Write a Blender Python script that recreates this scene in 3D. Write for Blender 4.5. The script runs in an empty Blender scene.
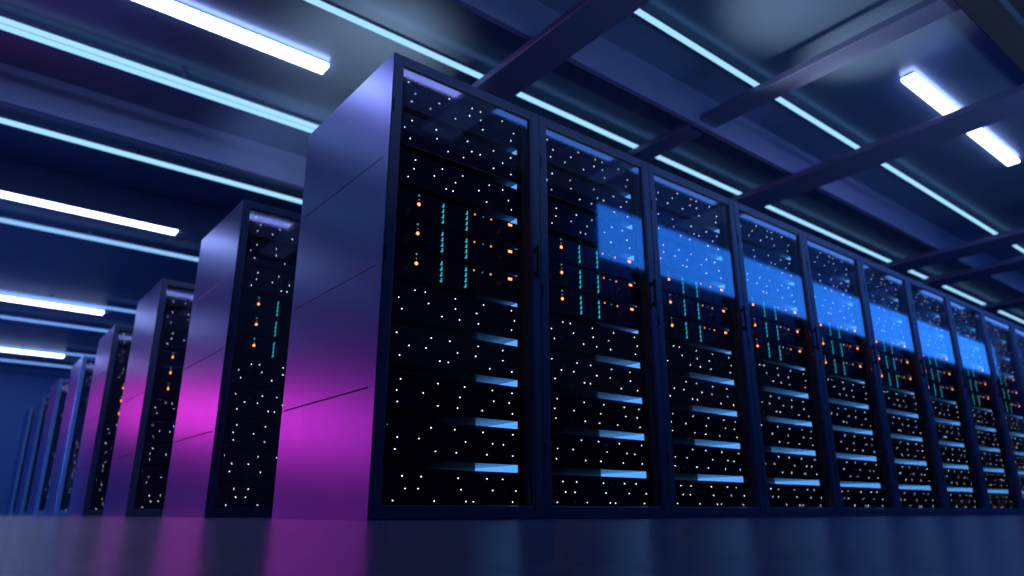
import bpy, bmesh, math
from mathutils import Vector, Matrix
D = bpy.data
COL = bpy.context.scene.collection

# ---------------------------------------------------------------- materials
def mat(name, color, rough=.5, metal=0., spec=.5, noise=0., nscale=30., bump=0.):
    m = D.materials.new(name); m.use_nodes = True
    nt = m.node_tree; b = nt.nodes['Principled BSDF']
    b.inputs['Base Color'].default_value = (*color, 1)
    b.inputs['Roughness'].default_value = rough
    b.inputs['Metallic'].default_value = metal
    b.inputs['Specular IOR Level'].default_value = spec
    if noise or bump:
        tc = nt.nodes.new('ShaderNodeTexCoord'); n = nt.nodes.new('ShaderNodeTexNoise')
        n.inputs['Scale'].default_value = nscale; n.inputs['Detail'].default_value = 3
        nt.links.new(tc.outputs['Object'], n.inputs['Vector'])
        if noise:
            mr = nt.nodes.new('ShaderNodeMapRange')
            mr.inputs['To Min'].default_value = max(.02, rough - noise); mr.inputs['To Max'].default_value = rough + noise
            nt.links.new(n.outputs['Fac'], mr.inputs['Value']); nt.links.new(mr.outputs['Result'], b.inputs['Roughness'])
        if bump:
            bp = nt.nodes.new('ShaderNodeBump'); bp.inputs['Strength'].default_value = bump; bp.inputs['Distance'].default_value = .002
            nt.links.new(n.outputs['Fac'], bp.inputs['Height']); nt.links.new(bp.outputs['Normal'], b.inputs['Normal'])
    return m
def emit(name, color, strength, sample=True):
    m = D.materials.new(name); m.use_nodes = True
    nt = m.node_tree; nt.nodes.clear()
    e = nt.nodes.new('ShaderNodeEmission'); o = nt.nodes.new('ShaderNodeOutputMaterial')
    e.inputs['Color'].default_value = (*color, 1); e.inputs['Strength'].default_value = strength
    nt.links.new(e.outputs[0], o.inputs['Surface'])
    m.cycles.emission_sampling = 'FRONT' if sample else 'NONE'
    return m
def glass(name):
    m = D.materials.new(name); m.use_nodes = True
    nt = m.node_tree; nt.nodes.clear()
    t = nt.nodes.new('ShaderNodeBsdfTransparent'); g = nt.nodes.new('ShaderNodeBsdfGlossy')
    t.inputs['Color'].default_value = (.92, .95, 1, 1)
    g.inputs['Roughness'].default_value = .04; g.inputs['Color'].default_value = (.9, .95, 1, 1)
    lw = nt.nodes.new('ShaderNodeLayerWeight'); lw.inputs['Blend'].default_value = .5
    pw = nt.nodes.new('ShaderNodeMath'); pw.operation = 'POWER'; pw.inputs[1].default_value = 4.0
    f = nt.nodes.new('ShaderNodeMapRange'); f.inputs['To Min'].default_value = .10; f.inputs['To Max'].default_value = 1.0
    nt.links.new(lw.outputs['Facing'], pw.inputs[0]); nt.links.new(pw.outputs[0], f.inputs['Value'])
    x = nt.nodes.new('ShaderNodeMixShader'); o = nt.nodes.new('ShaderNodeOutputMaterial')
    nt.links.new(f.outputs[0], x.inputs[0]); nt.links.new(t.outputs[0], x.inputs[1]); nt.links.new(g.outputs[0], x.inputs[2])
    nt.links.new(x.outputs[0], o.inputs['Surface'])
    return m

M = dict(
    frame=mat('navy_powder_coat', (.14, .19, .34), .42, .35, .5, .05, 60),
    side=mat('brushed_side_steel', (.30, .38, .86), .31, .85, .5, .03, 8),
    groove=mat('dark_groove', (.01, .01, .02), .7),
    unit=mat('dark_server_steel', (.022, .03, .085), .22, .5, .5, .04, 25),
    inner=mat('inside_black', (.01, .012, .025), .28, .3, .8),
    rail=mat('mounting_rail_steel', (.008, .01, .022), .6, .2),
    handle=mat('handle_black', (.012, .016, .04), .35, .3),
    glass=glass('door_glass'),
    floor=mat('sealed_floor', (.15, .19, .46), .25, 0., .8, .03, 6, .05),
    ceiling=mat('ceiling_panel_metal', (.12, .19, .34), .33, .5, .5, .04, 3),
    wall=mat('painted_wall', (.08, .17, .45), .6),
    matte=mat('matte_dark_ceiling', (.01, .012, .03), .8),  # darkened to keep window and uplight glow off front ceiling and girder
    black_wall=mat('no_bounce_black', (.003, .003, .006), .9, 0., .1),  # set near black so lamp light on the front wall doesn't show
    beam=mat('beam_navy_steel', (.14, .17, .36), .34, .5),
    baffle=mat('baffle_steel', (.24, .28, .56), .40, .5),
    housing=mat('lamp_housing', (.25, .27, .42), .4, .5),
    strip=emit('strip_glow', (.34, .69, 1.0), 1.15),
    blue_strip=emit('deep_blue_glow', (.10, .28, 1.0), 2.2),
    tube=emit('tube_glow', (.52, .60, 1.0), 9.0),
    violet=emit('violet_tube_glow', (.28, .34, 1.0), 4.2),
    window=emit('backlit_blue_glass', (.025, .22, .95), 2.5),
    mid_strip=emit('strip_glow_blue', (.27, .55, 1.0), 1.05),
    far_strip=emit('strip_glow_pale_blue', (.17, .39, 1.0), 1.05),
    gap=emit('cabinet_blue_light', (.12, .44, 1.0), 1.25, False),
    white=emit('led_white', (.95, .95, 1.0), 4.2, False),
    cyan=emit('led_cyan', (.02, .75, .85), .9, False),
    red=emit('led_red', (1.0, .12, .08), 1.0, False),
    orange=emit('led_orange', (1.0, .20, .08), 2.6, False),
    amber=emit('led_amber', (1.0, .22, .07), 4.5, False),
)

# ---------------------------------------------------------------- helpers
def box(bm, x0, x1, y0, y1, z0, z1, bev=0.):
    g = bmesh.ops.create_cube(bm, size=1)
    for v in g['verts']:
        v.co = Vector(((x0 + x1) / 2 + v.co.x * (x1 - x0), (y0 + y1) / 2 + v.co.y * (y1 - y0), (z0 + z1) / 2 + v.co.z * (z1 - z0)))
    if bev:
        es = set(e for v in g['verts'] for e in v.link_edges)
        bmesh.ops.bevel(bm, geom=list(es), offset=bev, segments=2, affect='EDGES', profile=.5)
def led(bm, x, z, y, r, ry=None):
    g = bmesh.ops.create_icosphere(bm, subdivisions=1, radius=1)
    for v in g['verts']:
        v.co = Vector((x + v.co.x * r, y + v.co.y * (ry or r) * .6, z + v.co.z * r))
def new(name, bm, m, parent=None):
    me = D.meshes.new(name); bm.to_mesh(me); bm.free()
    me.materials.append(m)
    o = D.objects.new(name, me); COL.objects.link(o)
    if parent: o.parent = parent
    return o
def B(): return bmesh.new()
def boxes(name, lst, m, parent=None, bev=0.):
    bm = B()
    for b in lst: box(bm, *b, bev)
    return new(name, bm, m, parent)
def empty(name, loc):
    o = D.objects.new(name, None); COL.objects.link(o); o.location = loc; o.empty_display_size = .1
    return o
def tag(o, label=None, cat=None, group=None, kind=None):
    if label: o['label'] = label
    if cat: o['category'] = cat
    if group: o['group'] = group
    if kind: o['kind'] = kind
    return o

# ---------------------------------------------------------------- the rack
W, H, DP = .80, 1.884, .889
YS = .05                                   # plane of the server fronts
UNITS = {1: (1.685, 1.834), 2: (1.505, 1.655), 3: (1.328, 1.475), 4: (1.177, 1.298), 5: (1.048, 1.171), 6: (.917, 1.042),
         7: (.749, .899), 8: (.570, .719), 9: (.393, .541), 10: (.214, .362), 11: (.052, .183)}
DOTS = {
1: [(0.102, 1.806), (0.138, 1.762), (0.122, 1.717), (0.217, 1.718), (0.261, 1.761), (0.313, 1.806), (0.349, 1.718), (0.426, 1.762), (0.439, 1.805), (0.488, 1.806), (0.489, 1.761), (0.503, 1.717), (0.615, 1.805), (0.684, 1.762), (0.667, 1.717)],
2: [(0.128, 1.626), (0.094, 1.582), (0.251, 1.626), (0.123, 1.538), (0.256, 1.583), (0.418, 1.627), (0.315, 1.54), (0.442, 1.583), (0.398, 1.539), (0.488, 1.583), (0.564, 1.628), (0.667, 1.626), (0.619, 1.583), (0.566, 1.539), (0.669, 1.54)],
3: [(0.153, 1.446), (0.149, 1.403), (0.122, 1.359), (0.288, 1.447), (0.249, 1.402), (0.396, 1.447), (0.358, 1.403), (0.311, 1.359), (0.347, 1.359), (0.542, 1.446), (0.485, 1.402), (0.62, 1.446), (0.653, 1.401), (0.529, 1.359), (0.67, 1.359)],
7: [(0.178, 0.874), (0.226, 0.875), (0.106, 0.831), (0.122, 0.787), (0.244, 0.831), (0.372, 0.874), (0.374, 0.831), (0.309, 0.787), (0.396, 0.787), (0.518, 0.874), (0.483, 0.83), (0.492, 0.786), (0.671, 0.875), (0.688, 0.831), (0.671, 0.787)],
8: [(0.105, 0.69), (0.162, 0.646), (0.122, 0.602), (0.262, 0.69), (0.239, 0.646), (0.351, 0.69), (0.39, 0.646), (0.306, 0.602), (0.346, 0.602), (0.493, 0.689), (0.481, 0.645), (0.623, 0.689), (0.624, 0.645), (0.555, 0.601), (0.673, 0.602)],
9: [(0.132, 0.511), (0.117, 0.467), (0.122, 0.424), (0.234, 0.467), (0.3, 0.511), (0.303, 0.424), (0.429, 0.511), (0.406, 0.467), (0.396, 0.423), (0.569, 0.511), (0.577, 0.467), (0.674, 0.51), (0.658, 0.467), (0.518, 0.423), (0.676, 0.423)],
10: [(0.083, 0.337), (0.129, 0.293), (0.122, 0.249), (0.275, 0.337), (0.223, 0.293), (0.298, 0.249), (0.385, 0.337), (0.438, 0.293), (0.395, 0.249), (0.523, 0.336), (0.573, 0.293), (0.628, 0.292), (0.544, 0.248), (0.679, 0.336), (0.678, 0.249)],
11: [(0.157, 0.154), (0.172, 0.11), (0.122, 0.067), (0.238, 0.154), (0.227, 0.11), (0.3, 0.067), (0.406, 0.153), (0.421, 0.11), (0.445, 0.066), (0.48, 0.066), (0.546, 0.154), (0.625, 0.154), (0.575, 0.11), (0.694, 0.11), (0.677, 0.066)]}
LY = YS - .0015
R_W = .0025

def bar_segments(bm, x, ztop):
    for k in range(4):
        zc = ztop - .012 - k * .0246
        box(bm, x, x + .0042, LY - .001, LY + .002, zc - .0085, zc + .0085)
        box(bm, x - .005, x + .0, LY - .001, LY + .002, zc - .009, zc - .004)

def make_rack(detail):
    """detail: every light a mesh of its own; otherwise one mesh of lights per server unit."""
    r = empty('server_rack', (0, 0, 0))
    t = .018
    # carcass: base, roof, back, inner columns
    boxes('cabinet_body', [
        (.004, W - .004, .004, DP, 0, .035), (.004, W - .004, .004, DP, H - .03, H - .001),
        (.02, W - .02, DP - .02, DP - .002, .035, H - .03),
        (.007, .044, .019, .05, .035, H - .03), (W - .056, W-.005, .019, .05, .035, H - .03),
        (.02, .066, .05, .09, .035, H - .03), (.734, W - .02, .05, .09, .035, H - .03)], M['frame'], r, .002)
    boxes('inner_back_panel', [(.03, .77, .365, .375, .036, H - .032)], M['inner'], r)
    boxes('mounting_rail', [(.069, .083, .045, .07, .036, H - .032)], M['rail'], r, .0015)
    boxes('mounting_rail', [(.7215, .7335, .045, .07, .036, H - .032)], M['rail'], r, .0015)
    # side panels: four pressed sheets each side, with a dark slot between
    for sx in (0, 1):
        zs = [(0.0, .4625), (.4675, .9405), (.9455, 1.4055), (1.4105, H)]
        a, b = (0.0, .006) if sx == 0 else (W - .004, W)
        if sx == 0:
            sp = boxes('side_panel', [(a, b, 0.0, DP, z0, z1) for z0, z1 in zs] +
                       [(a, b, 0.0, .052, z0, z0 + .006) for z0 in (.462, .940, 1.405)] +
                       [(a, b, DP - .03, DP, z0, z0 + .006) for z0 in (.462, .940, 1.405)], M['side'], r, .0012)
            for z0 in (.4623, .9403, 1.4053): boxes('groove', [(a + .003, b, .05, DP - .03, z0, z0 + .0055)], M['groove'], sp)
        else:
            boxes('side_panel', [(a, b, .0, DP, 0, H)], M['side'], r, .001)
    # door
    d = boxes('door_frame', [(.001, .048, -.004, .018, .002, H), (.744, W - .002, -.004, .018, .002, H),
                             (.048, .744, -.004, .018, .002, .051), (.048, .744, -.004, .018, 1.838, H)], M['frame'], r, .003)
    boxes('door_glass', [(.048, .744, .0065, .0105, .051, 1.838)], M['glass'], d)
    boxes('frame_seam', [(.752, .7545, -.0048, -.003, .02, H - .02)], M['groove'], d)
    hb = B(); box(hb, .763, .777, -.026, -.016, 1.03, 1.19, .004)
    box(hb, .765, .775, -.018, -.003, 1.045, 1.065, .002); box(hb, .765, .775, -.018, -.003, 1.155, 1.175, .002)
    new('door_handle', hb, M['handle'], d)
    for z in (.25, .95, 1.6): boxes('hinge', [(.006, .012, -.007, -.003, z, z + .06)], M['handle'], d, .001)
    # blue light bar on the right inner wall, seen through the gaps
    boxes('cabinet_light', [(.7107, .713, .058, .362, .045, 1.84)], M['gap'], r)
    boxes('light_shield', [(.713, .7185, .052, .364, .04, 1.845), (.7107, .713, .052, .0575, .04, 1.845)], M['inner'], r)  # backing and lip added to keep the bar's light off the rail
    # servers
    rest = B()
    for n, (z0, z1) in UNITS.items():
        bm = B(); box(bm, .084, .7105, YS, YS + .305, z0, z1, .003)
        u = new('server_unit', bm, M['unit'], r)
        ew = .7205
        if n in DOTS:
            if detail and n not in (1, 3):
                for x, z in DOTS[n]:
                    b2 = B(); led(b2, x, z, LY, R_W); new('indicator_light', b2, M['white'], u)
            elif detail:
                for x, z in DOTS[n]: led(rest, x, z, LY, R_W)
            else:
                b2 = B()
                for x, z in DOTS[n]: led(b2, x, z, LY, R_W)
                tag(new('indicator_lights', b2, M['white'], u), kind='stuff')
        else:
            zt = {4: 1.289, 5: 1.159, 6: 1.028}[n]
            cy = [(.178, zt, .0042), (.511, zt - .008, .003)]
            om = [(.465, zt - .008, .0046, 'orange'), (.555, zt - .008, .005, 'orange')]
            for x in (.299, .422):
                b2 = B(); bar_segments(b2, x, zt); new('activity_bar', b2, M['cyan'], u)
            if detail:
                for x, z, q in cy:
                    b2 = B(); led(b2, x, z, LY, q); new('status_light', b2, M['cyan'], u)
                b2 = B(); led(b2, .179, zt - .019, LY, .0032); new('status_light', b2, M['red'], u)
                for x, z, q, k in om:
                    b2 = B(); led(b2, x, z, LY, q); new('status_light', b2, M[k], u)
            else:
                b2 = B()
                for x, z, q in cy: led(b2, x, z, LY, q)
                new('status_light', b2, M['cyan'], u)
                b2 = B()
                for x, z, q, k in om: led(b2, x, z, LY, q)
                led(b2, .179, zt - .019, LY, .0032)
                new('status_light', b2, M['orange'], u)
            b2 = B(); led(b2, .179, zt - .040, LY, .0085); new('power_light', b2, M['amber'], u)
            b2 = B(); box(b2, .653, .674, LY - .001, LY + .002, zt - .012, zt - .001, .001); new('power_light', b2, M['amber'], u)
    if detail: tag(new('indicator_lights', rest, M['white'], r), kind='stuff')
    else: rest.free()
    return r

def copy_tree(o, parent=None):
    c = o.copy(); COL.objects.link(c)
    if parent: c.parent = parent
    for ch in [k for k in D.objects if k.parent == o]: copy_tree(ch, c)
    return c

G1 = 'server racks of the nearest row'
G2 = 'end racks of the rows standing behind'
fine = make_rack(True)
plain = make_rack(False)
front = [
    'nearest and largest server rack, its broad magenta and blue side panel facing left',
    'second server rack of the nearest row, blue reflection covering only its right half',
    'third server rack of the nearest row, wide blue reflection crossed by a dark diagonal beam',
    'fourth server rack along the nearest row, right of the third',
    'fifth server rack along the nearest row, between fourth and sixth',
    'sixth server rack along the nearest row, fifth from its far right end',
    'seventh server rack along the nearest row, fourth from its far right end',
    'eighth server rack along the nearest row, third from its far right end',
    'ninth server rack along the nearest row, next to last at right frame edge',
    'tenth and last server rack of the nearest row, cut by the right frame edge']
for n in range(10):
    if n == 0: o = fine
    elif n < 4: o = copy_tree(fine)
    elif n == 4: o = plain
    else: o = copy_tree(plain)
    o.location = (n * W, 0, 0)
    tag(o, front[n], 'server rack', G1)
rows = [(1.88, 'server rack directly behind the nearest one, its magenta side left of it'),
        (3.875, 'server rack at the end of the third row, smaller, magenta lower side'),
        (5.81, 'server rack at the end of the fourth row, narrow purple side'),
        (7.74, 'server rack at the end of the fifth row, blurred, thin blue side'),
        (9.75, 'server rack at the end of the sixth row, third from the far left'),
        (11.62, 'server rack at the end of the seventh row, second from the far left'),
        (13.5, 'farthest server rack, a thin slanting sliver at the far left')]
for k, (y, lab) in enumerate(rows):
    o = copy_tree(fine if k == 0 else plain)
    o.location = (0, y, 0)
    tag(o, lab, 'server rack', G2)

# ---------------------------------------------------------------- room
ZC, X0, X1, Y0, Y1 = 3.49, -5.0, 17.0, -2.95, 19.0
def st(name, lst, m, bev=0.): return tag(boxes(name, lst, m, None, bev), kind='structure')
st('floor', [(X0, X1, Y0, Y1, -.1, 0)], M['floor'])
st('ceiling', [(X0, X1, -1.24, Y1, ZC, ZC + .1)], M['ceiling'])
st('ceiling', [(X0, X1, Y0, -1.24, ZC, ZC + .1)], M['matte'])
st('wall_left', [(X0 - .1, X0, Y0 - .1, Y1 + .1, -.1, ZC + .1)], M['wall'])
st('wall_right', [(X1, X1 + .1, Y0 - .1, Y1 + .1, -.1, ZC + .1)], M['wall'])
st('wall_back', [(X0, X1, Y1, Y1 + .1, -.1, ZC + .1)], M['wall'])
WX0, WX1, WZ0, WZ1 = 4.26, 16.5, 2.79, 3.475
st('wall_front', [(X0, X1, Y0 - .1, Y0, -.1, WZ0), (X0, WX0, Y0 - .1, Y0, WZ0, ZC + .1), (WX1, X1, Y0 - .1, Y0, WZ0, ZC + .1), (WX0, WX1, Y0 - .1, Y0, WZ1, ZC + .1)], M['black_wall'])
w = st('window_1', [(WX0, WX1, Y0 - .03, Y0 + .01, WZ0 - .02, WZ0), (WX0, WX1, Y0 - .03, Y0 + .01, WZ1 - .015, WZ1)], M['frame'])
boxes('window_pane', [(WX0, WX1, Y0 - .06, Y0 - .04, WZ0, WZ1)], M['window'], w)

# cross beams under the ceiling (trim), longitudinal girder, baffles
k = 1
for a, b, z in ((1.442, 1.741, 3.05), (3.349, 3.559, 3.20), (4.69, 5.056, 3.05), (7.98, 8.36, 3.05), (9.07, 9.42, 3.05), (11.17, 11.5, 3.05)):
    st('trim_%d' % k, [(a, b, -2.2, 8.0, z, z + .055), (a + .04, b - .04, -2.2, 8.0, z + .055, z + .075)], M['beam'], .004); k += 1
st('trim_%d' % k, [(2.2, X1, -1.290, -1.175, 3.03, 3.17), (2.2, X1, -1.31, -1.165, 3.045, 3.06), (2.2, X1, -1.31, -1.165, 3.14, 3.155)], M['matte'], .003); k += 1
for y in (.837, 4.072, 6.03):
    st('trim_%d' % k, [(X0, X1, y, y + .05, 3.155, ZC)], M['baffle'], .004); k += 1

# LED strips
ZS = 3.40
def strip(y, w, label, x0=X0 + .3, x1=X1 - .3, m='strip'):
    r = empty('led_strip', ((x0 + x1) / 2, y, ZS))
    L = (x1 - x0) / 2
    boxes('light_lens', [(-L, L, -w / 2, w / 2, 0, .012)], M[m], r)
    boxes('channel', [(-L, L, -w / 2 + .012, w / 2 - .012, .012, .03)], M['housing'], r)
    x = -L + .5
    while x < L: boxes('hanger', [(x, x + .03, -.01, .01, .03, ZC - ZS)], M['frame'], r); x += 4.0
    for a, b in ((-L - .01, -L), (L, L + .01)): boxes('end_cap', [(a, b, -w / 2, w / 2, 0, .03)], M['housing'], r)
    tag(r, label, 'light strip', 'cyan light strips under the ceiling')
strip(-2.03, .10, 'deep blue light strip overhead, seen mirrored along the tops of the glass doors', m='blue_strip', x0=1.86)
strip(.405, .043, 'cyan light strip at upper right, crossing the aisle in front of the racks')
strip(1.733, .052, 'cyan light strip running just above the top edge of the nearest rack row')
strip(3.312, .062, 'upper of the two close cyan light strips at upper left')
strip(3.402, .062, 'lower of the two close cyan light strips at upper left')
strip(4.97, .09, 'cyan light strip at left meeting the upper edge of the nearest rack side')
strip(7.73, .13, 'cyan light strip just below the second white tube on the left', m='mid_strip')
strip(11.25, .16, 'pale blue light strip touching the top of the third white tube on the left', m='far_strip')
strip(13.1, .16, 'pale blue light strip below the third white tube on the left', m='far_strip')
strip(15.95, .2, 'pale blue light strip just above the farthest white tube', m='far_strip')
strip(17.68, .2, 'pale blue light strip beneath the farthest white tube, nearest the back wall', m='far_strip')

# white tube lamps, close under the ceiling
ZT = 3.455
KT = (ZT - .0255) / (3.40 - .0255)
def tube(x1, y, w, label, length=2.44, m='tube'):
    x1 = -1.198 + (x1 + 1.198) * KT; y = -2.303 + (y + 2.303) * KT
    r = empty('tube_lamp', (x1 - length / 2, y, ZT)); L = length / 2
    boxes('diffuser', [(-L + .01, L - .01, -w / 2, w / 2, -.012, .018)], M[m], r, .004)
    boxes('housing', [(-L + .02, L - .02, -w / 2 + .015, w / 2 - .015, .015, ZC - ZT)], M['housing'], r, .002)
    tag(r, label, 'tube lamp', 'white tube lamps under the ceiling')
tube(6.81, -.43, .115, 'white tube lamp at upper right, crossed by a dark ceiling beam')
tube(.67, 2.416, .135, 'wide white tube lamp at the top left, ending left of the nearest rack')
tube(.66, 6.82, .18, 'white tube lamp at the left edge, second from the top on the left')
tube(.66, 11.66, .20, 'third white tube lamp down the left side')
tube(.66, 16.34, .24, 'farthest white tube lamp, lowest on the left')
tube(1.762, -2.094, .12, 'violet tube lamp overhead, mirrored in the glass top of the second row rack', m='violet')

# ---------------------------------------------------------------- lamps out of view: magenta floods, added fills and spots
def area(name, loc, rot, sx, sy, color, power, spread=180):
    l = D.lights.new(name, 'AREA'); l.shape = 'RECTANGLE'; l.size = sx; l.size_y = sy
    l.color = color; l.energy = power; l.spread = math.radians(spread)
    o = D.objects.new(name, l); COL.objects.link(o); o.location = loc; o.rotation_euler = [math.radians(a) for a in rot]
    tag(o, kind='structure')
    return o
# magenta floods in the left aisle, each aimed at the end panels of the rack rows
def aim(o, target): o.rotation_euler = (Vector(target) - o.location).to_track_quat('-Z', 'Y').to_euler()
for loc, target, p in (((-2.6, 5.6, .95), (0, .5, .32), 1.0), ((-2.7, 10.2, 1.65), (0, 2.4, .5), 2.0), ((-2.8, 14.0, 2.0), (0, 4.4, .6), .8)):
    aim(area('magenta_flood', loc, (0, 0, 0), 1.6, .7, (1.0, .035, .46), p, 70), target)
# unseen blue fills, added: one onto the rear aisles, one up at the ceiling
area('rear_blue_fill', (-2.0, 4.9, 1.3), (84, 0, -10), 1.0, 1.6, (.12, .38, 1.0), 46, 100)
area('upward_blue_fill', (3.5, -2.4, 1.1), (180, 0, 0), 9.0, .2, (.48, .72, 1.0), 85)
def spot(loc, target, power, angle, color=(.72, .85, 1.0), size=.25):  # spots added out of view for grey pools and magenta tint on the ceiling
    l = D.lights.new('added_spot', 'SPOT'); l.energy = power; l.color = color; l.spot_size = math.radians(angle); l.spot_blend = 1; l.shadow_soft_size = size
    o = D.objects.new('added_spot', l); COL.objects.link(o); o.location = loc
    o.rotation_euler = (Vector(target) - Vector(loc)).to_track_quat('-Z', 'Y').to_euler()
spot((.9, .8, 2.0), (.85, 2.1, 3.49), 330, 48, (.95, .95, .8))
spot((2.9, .5, 2.0), (3.08, -.5, 3.49), 150, 56, (.95, .97, .85), .1)
spot((3.9, .5, 2.0), (3.88, -.42, 3.49), 170, 40, (.95, .97, .85), .1)
spot((.7, 2.5, 2.0), (1.0, 3.7, 3.49), 90, 50, (.75, .88, 1.0))
spot((-3.0, 3.9, 2.7), (-1.3, 3.0, 3.49), 90, 70, (1.0, .06, .35))

wd = D.worlds.new('World'); bpy.context.scene.world = wd; wd.use_nodes = True
wd.node_tree.nodes['Background'].inputs[0].default_value = (.01, .02, .06, 1)
wd.node_tree.nodes['Background'].inputs[1].default_value = .0

# ---------------------------------------------------------------- camera
cam = D.cameras.new('Camera'); co = D.objects.new('Camera', cam); COL.objects.link(co)
pitch, yaw, roll = 0.3077722945, 0.6723847809, -0.000773
cp, sp, cw, sw = math.cos(pitch), math.sin(pitch), math.cos(yaw), math.sin(yaw)
F = Vector((sw * cp, cw * cp, sp)); R = Vector((cw, -sw, 0)); U = R.cross(F)
R2 = R * math.cos(roll) + U * math.sin(roll); U2 = -R * math.sin(roll) + U * math.cos(roll)
m = Matrix((R2, U2, -F)).transposed().to_4x4()
m.translation = Vector((-1.19812562, -2.30303827, .02554622))
co.matrix_world = m
cam.sensor_width = 36; cam.lens = 706.318 / 1024 * 36
cam.clip_start = .01
cam.dof.use_dof = True; cam.dof.focus_distance = 2.75; cam.dof.aperture_fstop = 1.5; cam.dof.aperture_ratio = 1.5
sc = bpy.context.scene; sc.camera = co
sc.view_settings.view_transform = 'Standard'; sc.view_settings.look = 'None'
sc.view_settings.gamma = 1; sc.view_settings.use_curve_mapping = False; sc.view_settings.exposure = 0
sc.cycles.max_bounces = 8; sc.cycles.sample_clamp_indirect = 4
sc.cycles.use_denoising = True
